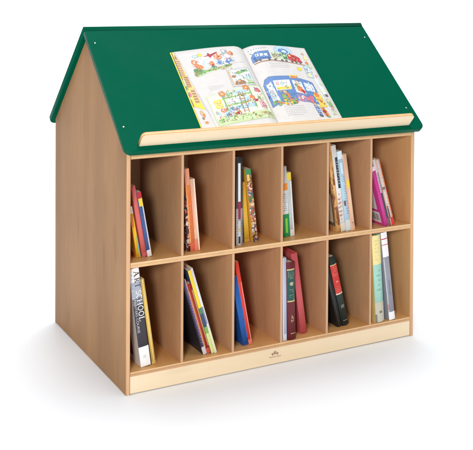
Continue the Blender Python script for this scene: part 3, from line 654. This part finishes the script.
# upper row, third cubby
make_book('hardcover_book', (0.3396, 0.0243, 0.4, 0.0214, 0.2467, Z1), 0.18, 'upright tall book with black, white and maroon bands on its spine', P(66, 64, 66), True,
          [(0.955, 1.0, 0, 1, P(24, 24, 26)), (0.0, 0.42, 0, 1, P(150, 146, 146)), (0.48, 0.94, 0.30, 0.66, P(226, 226, 228)), (0.30, 0.50, 0.30, 0.66, P(150, 40, 66)), (0.0, 0.28, 0.30, 0.66, P(196, 196, 198)), (0.02, 0.10, 0.34, 0.62, P(44, 42, 46)), (0.16, 0.20, 0.34, 0.62, P(206, 180, 80))] + scribble(0.1, 0.28, 8, 0.66, 1.0, P(90, 88, 92), 8) + scribble(0.1, 0.4, 10, 0.0, 0.3, P(196, 192, 188), 9), bulge=0.002)
make_book('picture_book', (0.3790, 0.0440, 5.5, 0.0155, 0.1720, Z1), 0.16, 'yellow book leaning between the upright black one and a speckled one', P(228, 178, 62), False,
          [(0.9, 1.0, 0, 1, P(206, 150, 50)), (0.0, 0.05, 0, 1, P(200, 150, 60))], [(0.1, 0.9, 0.05, 0.9, P(236, 196, 90))])
make_book('picture_book', (0.4010, 0.0360, 7.2, 0.0165, 0.2105, Z1), 0.17, 'speckled multicoloured book with a green top in the third top cubby', printed('speckled', [(196, 120, 80), (120, 60, 60), (216, 180, 110), (90, 130, 80), (230, 220, 200), (180, 80, 60), (100, 100, 130)], 150), False,
          [(0.93, 1.0, 0, 1, P(60, 140, 84)), (0.84, 0.93, 0.1, 0.6, P(226, 200, 110))], board_mat=P(226, 176, 62))

# upper row, fourth cubby
make_book('picture_book', (0.5048, 0.0418, 4.0, 0.0230, 0.2058, Z1), 0.17, 'white book with a green base and orange band on its spine', P(226, 224, 220), False,
          [(0.0, 0.32, 0, 1, P(24, 140, 76)), (0.05, 0.26, 0.40, 0.72, P(130, 200, 60)), (0.66, 0.76, 0, 1, P(232, 142, 46)), (0.76, 0.94, 0.1, 0.5, P(190, 190, 194))] + scribble(0.36, 0.62, 9, 0.2, 0.8, P(150, 156, 160), 11), bulge=0.001)
make_book('picture_book', (0.5300, 0.0430, 4.6, 0.0140, 0.1874, Z1), 0.16, 'pale silver grey book with a yellow top on its spine', P(206, 214, 212), False,
          [(0.88, 1.0, 0, 1, P(232, 200, 70)), (0.0, 0.10, 0, 1, P(224, 220, 212)), (0.1, 0.86, 0.66, 1, P(226, 230, 230))] + scribble(0.2, 0.8, 24, 0.08, 0.6, P(170, 184, 186), 12))

# upper row, fifth cubby
make_book('picture_book', (0.6761, 0.0157, 8.6, 0.0132, 0.2704, Z1), 0.19, 'tall mottled brown and ochre book, leftmost of the four in its cubby', printed('mottled_ochre', [(206, 150, 84), (170, 110, 60), (226, 176, 110), (140, 84, 50), (214, 160, 96)], 110, stretch=(1, 1, .4)), False,
          [(0.90, 1.0, 0.5, 1, P(196, 140, 90))], [(0.06, 0.9, 0.04, 0.9, P(110, 92, 76)), (0.10, 0.42, 0.08, 0.8, P(206, 190, 166))])
make_book('picture_book', (0.6894, 0.0169, 8.6, 0.0176, 0.2616, Z1), 0.18, 'white book with a long black strip on its upper spine', P(236, 232, 228), False,
          [(0.50, 0.86, 0.55, 1.0, P(40, 44, 54)), (0.52, 0.84, 0.62, 0.95, P(54, 62, 78)), (0.0, 0.10, 0, 1, P(222, 206, 190))] + scribble(0.54, 0.82, 9, 0.64, 0.95, P(200, 204, 210), 13) + scribble(0.16, 0.40, 5, 0.1, 0.6, P(186, 90, 60), 14) + scribble(0.12, 0.46, 7, 0.3, 0.8, P(206, 150, 110), 15))
make_book('picture_book', (0.7075, 0.0140, 8.6, 0.0162, 0.2438, Z1), 0.18, 'pale blue book second from the right of the four in its cubby', P(184, 212, 230), False,
          [(0.90, 1.0, 0, 1, P(214, 228, 238)), (0.0, 0.14, 0, 1, P(206, 212, 210))] + scribble(0.2, 0.7, 16, 0.55, 0.95, P(110, 132, 160), 16) + [(0.32, 0.38, 0.1, 0.5, P(120, 84, 60)), (0.72, 0.86, 0.2, 0.7, P(206, 226, 240))])
make_book('picture_book', (0.7242, 0.0121, 8.6, 0.0138, 0.2338, Z1), 0.17, 'peach book with a small yellow sticker beside the pale blue one', P(238, 196, 164), False,
          [(0.56, 0.66, 0.15, 0.95, P(240, 210, 60)), (0.0, 0.06, 0, 1, P(222, 170, 140)), (0.06, 1.0, 0.0, 0.2, P(226, 176, 146))] + scribble(0.08, 0.16, 2, 0.2, 0.8, P(150, 90, 70), 17))

# upper row, last cubby
bar = [(0.075, 0.185, 0.14 + k * 0.030, 0.14 + k * 0.030 + (0.016 if k % 3 else 0.009), P(50, 46, 52)) for k in range(12)]
make_book('picture_book', (0.8465, 0.0081, 16.2, 0.0117, 0.1931, Z1), 0.16, 'magenta book with a white barcode panel on its visible cover', P(206, 62, 148), False,
          [(0.93, 1.0, 0, 1, P(230, 200, 216))], [(0.26, 0.92, 0.14, 1.0, P(222, 214, 216)), (0.04, 0.22, 0.10, 0.92, P(232, 226, 226))] + bar)
make_book('picture_book', (0.8598, 0.0093, 16.6, 0.0092, 0.2155, Z1), 0.16, 'white and charcoal spined book behind the magenta one', P(226, 222, 220), False,
          [(0.0, 0.5, 0.0, 0.75, P(70, 66, 74)), (0.5, 0.8, 0.3, 0.9, P(150, 144, 150)), (0.0, 0.12, 0, 1, P(120, 90, 96))] + scribble(0.5, 0.95, 12, 0.1, 0.9, P(180, 174, 178), 18))
make_book('picture_book', (0.8691, 0.0070, 16.6, 0.0130, 0.2140, Z1), 0.16, 'pale grey book with orange edges and a red foot in the last top cubby', P(220, 208, 202), False,
          [(0.0, 0.12, 0.15, 1, P(206, 54, 44)), (0.12, 1.0, 0.72, 1, P(226, 116, 66)), (0.55, 0.59, 0.0, 0.7, P(90, 84, 92)), (0.12, 0.3, 0, 0.3, P(80, 76, 84))] + scribble(0.2, 0.9, 14, 0.1, 0.6, P(190, 178, 176), 19), board_mat=P(226, 112, 60))

# lower row, first cubby
art_T, art_H = 0.0288, 0.2695
bk, cv = make_book('hardcover_book', (0.0507, 0.0189, 7.8, art_T, art_H, Z0), 0.19, 'thick art book with charcoal and white spine leaning against the gable', P(64, 62, 70), True,
          [(0.0, 0.20, 0, 1, P(244, 244, 244)), (0.86, 1.0, 0, 1, P(240, 240, 240)), (0.70, 0.86, 0, 1, P(172, 178, 194)), (0.62, 0.70, 0, 1, P(110, 112, 126))] + scribble(0.68, 0.95, 7, 0.02, 0.30, P(206, 208, 214), 20),
          [(0.0, 1.0, 0.0, 1.0, P(228, 220, 216)), (0.06, 0.36, 0.25, 0.9, P(110, 50, 50))], bulge=0.0012)
def spine_text(body, size, xf, zf, mt, cov, T, H, bold=0.0, sx=1.0):
    bm = text_mesh(body, size, bold, 'LEFT')
    for v in bm.verts: v.co = Vector((v.co.y, 0, -v.co.x * sx))
    o = link('spine_title', bm, mt, cov); o.location = (T * xf, -0.0007, H * zf); return o
def arc(cx, cy, rx, ry, a0, a1, n=14):
    return [(cx + rx * math.cos(R(a0 + (a1 - a0) * k / n)), cy + ry * math.sin(R(a0 + (a1 - a0) * k / n))) for k in range(n + 1)]
GLYPH = {   # width, [(polyline, stroke width)]
    'A': (0.92, [([(0.06, 0), (0.42, 1)], .08), ([(0.40, 1), (0.80, 0)], .17), ([(0.2, .34), (0.66, .34)], .07), ([(-.06, .03), (.22, .03)], .06), ([(.60, .03), (.98, .03)], .06)]),
    'R': (0.86, [([(.17, 0), (.17, 1)], .16), (arc(.34, .73, .24, .24, 90, -90), .12), ([(0, .97), (.36, .97)], .06), ([(.17, .49), (.36, .49)], .06), ([(.36, .50), (.74, .02)], .16), ([(0, .03), (.36, .03)], .06), ([(.66, .03), (.88, .03)], .06)]),
    'T': (0.80, [([(.40, 0), (.40, 1)], .16), ([(0, .97), (.80, .97)], .07), ([(.02, .98), (.0, .74)], .06), ([(.78, .98), (.80, .74)], .06), ([(.22, .03), (.58, .03)], .06)]),
    'S': (0.66, [(arc(.32, .75, .24, .22, 25, 262), .12), (arc(.32, .26, .26, .24, 82, -155), .13), ([(.54, .97), (.55, .72)], .05), ([(.05, .30), (.06, .02)], .05)]),
    'C': (0.82, [(arc(.45, .5, .38, .47, 48, 312), .14), ([(.74, .98), (.75, .68)], .06)]),
    'H': (1.02, [([(.17, 0), (.17, 1)], .16), ([(.80, 0), (.80, 1)], .16), ([(.17, .5), (.80, .5)], .07)] + [([(x, z), (x + .34, z)], .06) for x in (0, .63) for z in (.03, .97)]),
    'O': (0.92, [(arc(.45, .5, .37, .47, 0, 360, 28), .13)]),
    'L': (0.78, [([(.17, 0), (.17, 1)], .16), ([(0, .03), (.70, .03)], .07), ([(.70, .0), (.74, .28)], .06), ([(0, .97), (.36, .97)], .06)]),
}
def serif_title(body, size, xf, zf, mt, cov, T, H, step=1.0):
    """Roman capitals running down the spine."""
    bm = bmesh.new(); adv = 0; lay = 0
    for ch in body:
        wd, strokes = GLYPH[ch]
        for pl, sw in strokes:
            lay += 1; g = -lay * 0.000004
            prev = None
            for i, (px_, pz_) in enumerate(pl):
                p0 = Vector(pl[max(0, i - 1)]); p1 = Vector(pl[min(len(pl) - 1, i + 1)]); d_ = (p1 - p0).normalized(); n_ = Vector((-d_.y, d_.x)) * sw / 2
                pr = []
                for sg in (1, -1):
                    gx = (px_ + n_.x * sg + adv) * size; gz = (pz_ + n_.y * sg) * size
                    pr.append(bm.verts.new((gz, g, -gx)))
                if prev: bm.faces.new((prev[0], pr[0], pr[1], prev[1]))
                prev = pr
        adv += wd * step + 0.10
    o = link('spine_title', bm, mt, cov); o.location = (T * xf, -0.0008, H * zf); return o
serif_title('A', 0.0150, 0.43, 0.965, P(40, 40, 46), cv, art_T, art_H)
serif_title('RT', 0.0150, 0.43, 0.898, P(76, 78, 92), cv, art_T, art_H)
serif_title('SCHOOL', 0.0150, 0.43, 0.772, P(240, 240, 240), cv, art_T, art_H)
spine_text('PAINTERS COURSE', 0.0098, 0.11, 0.690, P(204, 206, 212), cv, art_T, art_H, 0.0, 1.12)
for k in range(3):
    pass
bm = bmesh.new()
for k in range(3): box(bm, (art_T * 0.36 + k * 0.0028, -0.0006, art_H * 0.085), (art_T * 0.36 + k * 0.0028 + 0.0016, -0.0004, art_H * 0.112))
link('spine_mark', bm, P(206, 208, 214), cv)
make_book('picture_book', (0.0852, 0.0243, 8.6, 0.0110, 0.2369, Z0), 0.18, 'thin yellow book standing beside the thick charcoal art book', P(224, 186, 92), False,
          [(0.0, 1.0, 0.45, 0.62, P(240, 222, 160)), (0.0, 0.04, 0, 1, P(206, 170, 90))], board_mat=P(210, 170, 80))

# lower row, second cubby
make_book('picture_book', (0.2365, 0.0202, 17.2, 0.0112, 0.2255, Z0), 0.19, 'dark navy book with a purple spine leaning leftmost in its cubby', P(104, 84, 134), False,
          [(0.0, 0.1, 0, 1, P(206, 200, 204)), (0.1, 1.0, 0.0, 0.35, P(50, 46, 66)), (0.1, 1.0, 0.75, 1.0, P(214, 150, 110))] + scribble(0.14, 0.95, 22, 0.4, 0.75, P(160, 140, 180), 21), board_mat=P(44, 40, 50))
make_book('picture_book', (0.2488, 0.0214, 17.2, 0.0112, 0.2119, Z0), 0.18, 'dark red book between the navy and the yellow ones', P(168, 48, 40), False,
          [(0.0, 0.08, 0, 1, P(206, 80, 60)), (0.1, 0.9, 0.78, 1.0, P(226, 190, 110)), (0.1, 0.9, 0.0, 0.15, P(206, 130, 70))])
make_book('picture_book', (0.2607, 0.0178, 17.2, 0.0090, 0.2510, Z0), 0.18, 'yellow topped book with blue and green lower spine', P(66, 80, 120), False,
          [(0.55, 1.0, 0, 1, P(244, 212, 62)), (0.48, 0.55, 0, 1, P(80, 140, 90)), (0.0, 0.24, 0, 1, P(214, 222, 140)), (0.24, 0.32, 0, 1, P(130, 180, 90))])
make_book('picture_book', (0.2705, 0.0166, 17.2, 0.0066, 0.2572, Z0), 0.18, 'thin white book on the right of the leaning picture books', P(226, 226, 228), False,
          [(0.0, 0.3, 0, 1, P(222, 226, 190)), (0.35, 0.55, 0, 0.5, P(120, 130, 160))])

# lower row, third cubby
make_book('picture_book', (0.3661, 0.0279, 11.0, 0.0176, 0.2023, Z0), 0.18, 'bright blue book leaning under a taller red one', P(32, 96, 178), False,
          [(0.0, 0.03, 0, 1, P(20, 70, 140)), (0.1, 0.9, 0.86, 1.0, P(40, 110, 196))] + scribble(0.25, 0.75, 18, 0.60, 0.78, P(60, 124, 200), 22), [(0.0, 1.0, 0.0, 1.0, P(28, 84, 160))], bulge=0.001)
make_book('picture_book', (0.3848, 0.0285, 11.2, 0.0116, 0.2457, Z0), 0.18, 'thin bright red book leaning on the blue one', P(222, 66, 52), False,
          [(0.0, 0.75, 0.72, 0.86, P(236, 180, 170)), (0.0, 0.06, 0, 1, P(226, 120, 100))])

# lower row, fourth cubby
make_book('paperback_book', (0.4853, 0.0089, 0.8, 0.0130, 0.2395, Z0), 0.17, 'slim pale lavender book upright beside the maroon volume', P(192, 198, 222), False,
          [(0.0, 0.08, 0, 1, P(206, 208, 222)), (0.08, 1.0, 0.0, 0.3, P(214, 218, 236)), (0.08, 1.0, 0.82, 1.0, P(168, 176, 206))])
mar = P(108, 38, 46, 0.4); tgreen = P(34, 84, 78, 0.4)
mT, mH = 0.0280, 0.2256
bk, cv = make_book('hardcover_book', (0.5005, 0.0040, 1.7, mT, mH, Z0), 0.18, 'thick maroon volume with a dark green gold-lettered spine label', mar, True,
          [(0.485, 0.915, 0.04, 0.96, tgreen), (0.895, 0.912, 0.06, 0.94, gold), (0.488, 0.505, 0.06, 0.94, gold)] + scribble(0.78, 0.885, 5, 0.15, 0.85, P(170, 172, 140), 23) + [(0.70, 0.745, 0.35, 0.65, P(180, 182, 150)), (0.712, 0.735, 0.28, 0.72, P(170, 172, 140))]
          + scribble(0.52, 0.66, 6, 0.25, 0.8, P(150, 160, 132), 24) + scribble(0.07, 0.10, 1, 0.15, 0.85, gold, 25), bulge=0.0045)
pk = P(204, 92, 96, 0.45)
make_book('hardcover_book', (0.5604, 0.0295, 8.6, 0.0208, 0.2430, Z0), 0.20, 'tall plain rose red hardcover tilting towards the maroon volume', pk, True,
          [(0.95, 0.957, 0, 1, P(186, 76, 82)), (0.03, 0.037, 0, 1, P(186, 76, 82))], bulge=0.0015, pages=pk)

# lower row, fifth cubby
make_book('hardcover_book', (0.6878, 0.0262, 14.0, 0.0155, 0.1850, Z0), 0.17, 'shorter black book leaning behind the dark green volume', P(34, 34, 34), True,
          [(0.0, 1.0, 0.30, 0.40, P(60, 58, 54)), (0.0, 1.0, 0.7, 0.78, P(56, 56, 50))], board_mat=P(30, 30, 30))
gr = P(36, 52, 48, 0.4); redl = P(206, 56, 50, 0.4)
bk2, cv2 = make_book('hardcover_book', (0.7064, 0.0272, 14.2, 0.0247, 0.2194, Z0), 0.18, 'dark green volume with a bright red spine label', gr, True,
          [(0.455, 0.885, 0.03, 0.97, redl), (0.872, 0.886, 0.03, 0.97, gold), (0.452, 0.470, 0.03, 0.97, P(226, 206, 186))] + scribble(0.72, 0.86, 5, 0.15, 0.85, P(228, 140, 120), 26) + scribble(0.485, 0.58, 4, 0.15, 0.85, P(228, 130, 112), 27) + [(0.63, 0.655, 0.3, 0.6, P(228, 130, 110))]
          + scribble(0.06, 0.09, 1, 0.2, 0.85, P(150, 156, 146), 28), bulge=0.004)

def ornament(cov, T, H, bl, xf, zf, size, mt, lines):
    bm = bmesh.new(); lay = 0
    for pl, sw in lines:
        lay += 1; prev = None
        for i, (a, b) in enumerate(pl):
            p0 = Vector(pl[max(0, i - 1)]); p1 = Vector(pl[min(len(pl) - 1, i + 1)]); d_ = (p1 - p0).normalized(); n_ = Vector((-d_.y, d_.x)) * sw / 2
            pr = []
            for sg in (1, -1):
                xx = T * xf + (a + n_.x * sg) * size; zz = H * zf + (b + n_.y * sg) * size
                pr.append(bm.verts.new((xx, bl - bl * (1 - ((xx - T / 2) / (T / 2)) ** 2) - 0.0004 - lay * 0.000005, zz)))
            if prev: bm.faces.new((prev[0], pr[0], pr[1], prev[1]))
            prev = pr
    link('spine_emblem', bm, mt, cov)
scroll = [(arc(0.1, 0.55, .34, .30, 200, -60), .13), (arc(0.02, 0.02, .36, .30, 150, 390), .12), (arc(0.1, 0.55, .12, .12, 0, 360), .08), (arc(-.12, 1.05, .20, .22, -60, 160), .12), (arc(.22, -.45, .26, .22, 10, 220), .12), ([(-.2, -.1), (-.26, -.6)], .12), ([(.3, .3), (.36, -.3)], .10)]
ornament(cv, mT, mH, 0.0045, 0.52, 0.255, 0.0100, gold, scroll)
ornament(cv2, 0.0247, 0.2194, 0.004, 0.52, 0.275, 0.0085, P(160, 166, 156), [(arc(0, .1, .5, .42, 0, 360, 20), .12), (arc(0, .1, .22, .2, 30, 300), .12), ([(-.45, -.3), (-.5, -.75)], .14), ([(.4, -.25), (.46, -.75)], .14), (arc(.5, .3, .22, .3, 100, -80), .1)])

# lower row, last cubby
mint = P(166, 214, 200, 0.45)
make_book('hardcover_book', (0.8103, 0.0040, 4.0, 0.0360, 0.2668, Z0), 0.18, 'thick book with pale yellow, mint and grey blocks down its spine', mint, True,
          [(0.665, 1.0, 0, 1, P(242, 226, 158)), (0.0, 0.23, 0, 1, P(200, 196, 178))] + scribble(0.70, 0.96, 6, 0.30, 0.66, P(222, 204, 142), 29) + scribble(0.34, 0.62, 5, 0.3, 0.72, P(138, 188, 176), 30) + [(0.105, 0.125, 0.42, 0.68, P(120, 116, 110)), (0.0, 0.09, 0.0, 0.2, P(130, 128, 124))],
          [(0.0, 1.0, 0.0, 1.0, P(220, 196, 120))], bulge=0.006)
make_book('hardcover_book', (0.8620, 0.0040, 7.4, 0.0222, 0.2743, Z0), 0.19, 'grey book with a white red-striped top in the last bottom cubby', P(152, 154, 164), True,
          [(0.72, 1.0, 0, 1, P(244, 242, 244)), (0.0, 0.09, 0, 1, P(244, 244, 246)), (0.92, 0.932, 0, 1, P(206, 70, 90)), (0.855, 0.863, 0, 1, P(206, 80, 100)), (0.09, 0.70, 0.0, 0.16, P(196, 196, 204))] + [(0.28 + k * .016, 0.288 + k * .016, 0.46, 0.60, P(110, 112, 124)) for k in range(11)] + [(0.12, 0.18, 0.05, 0.12, P(206, 70, 90))], bulge=0.0015)
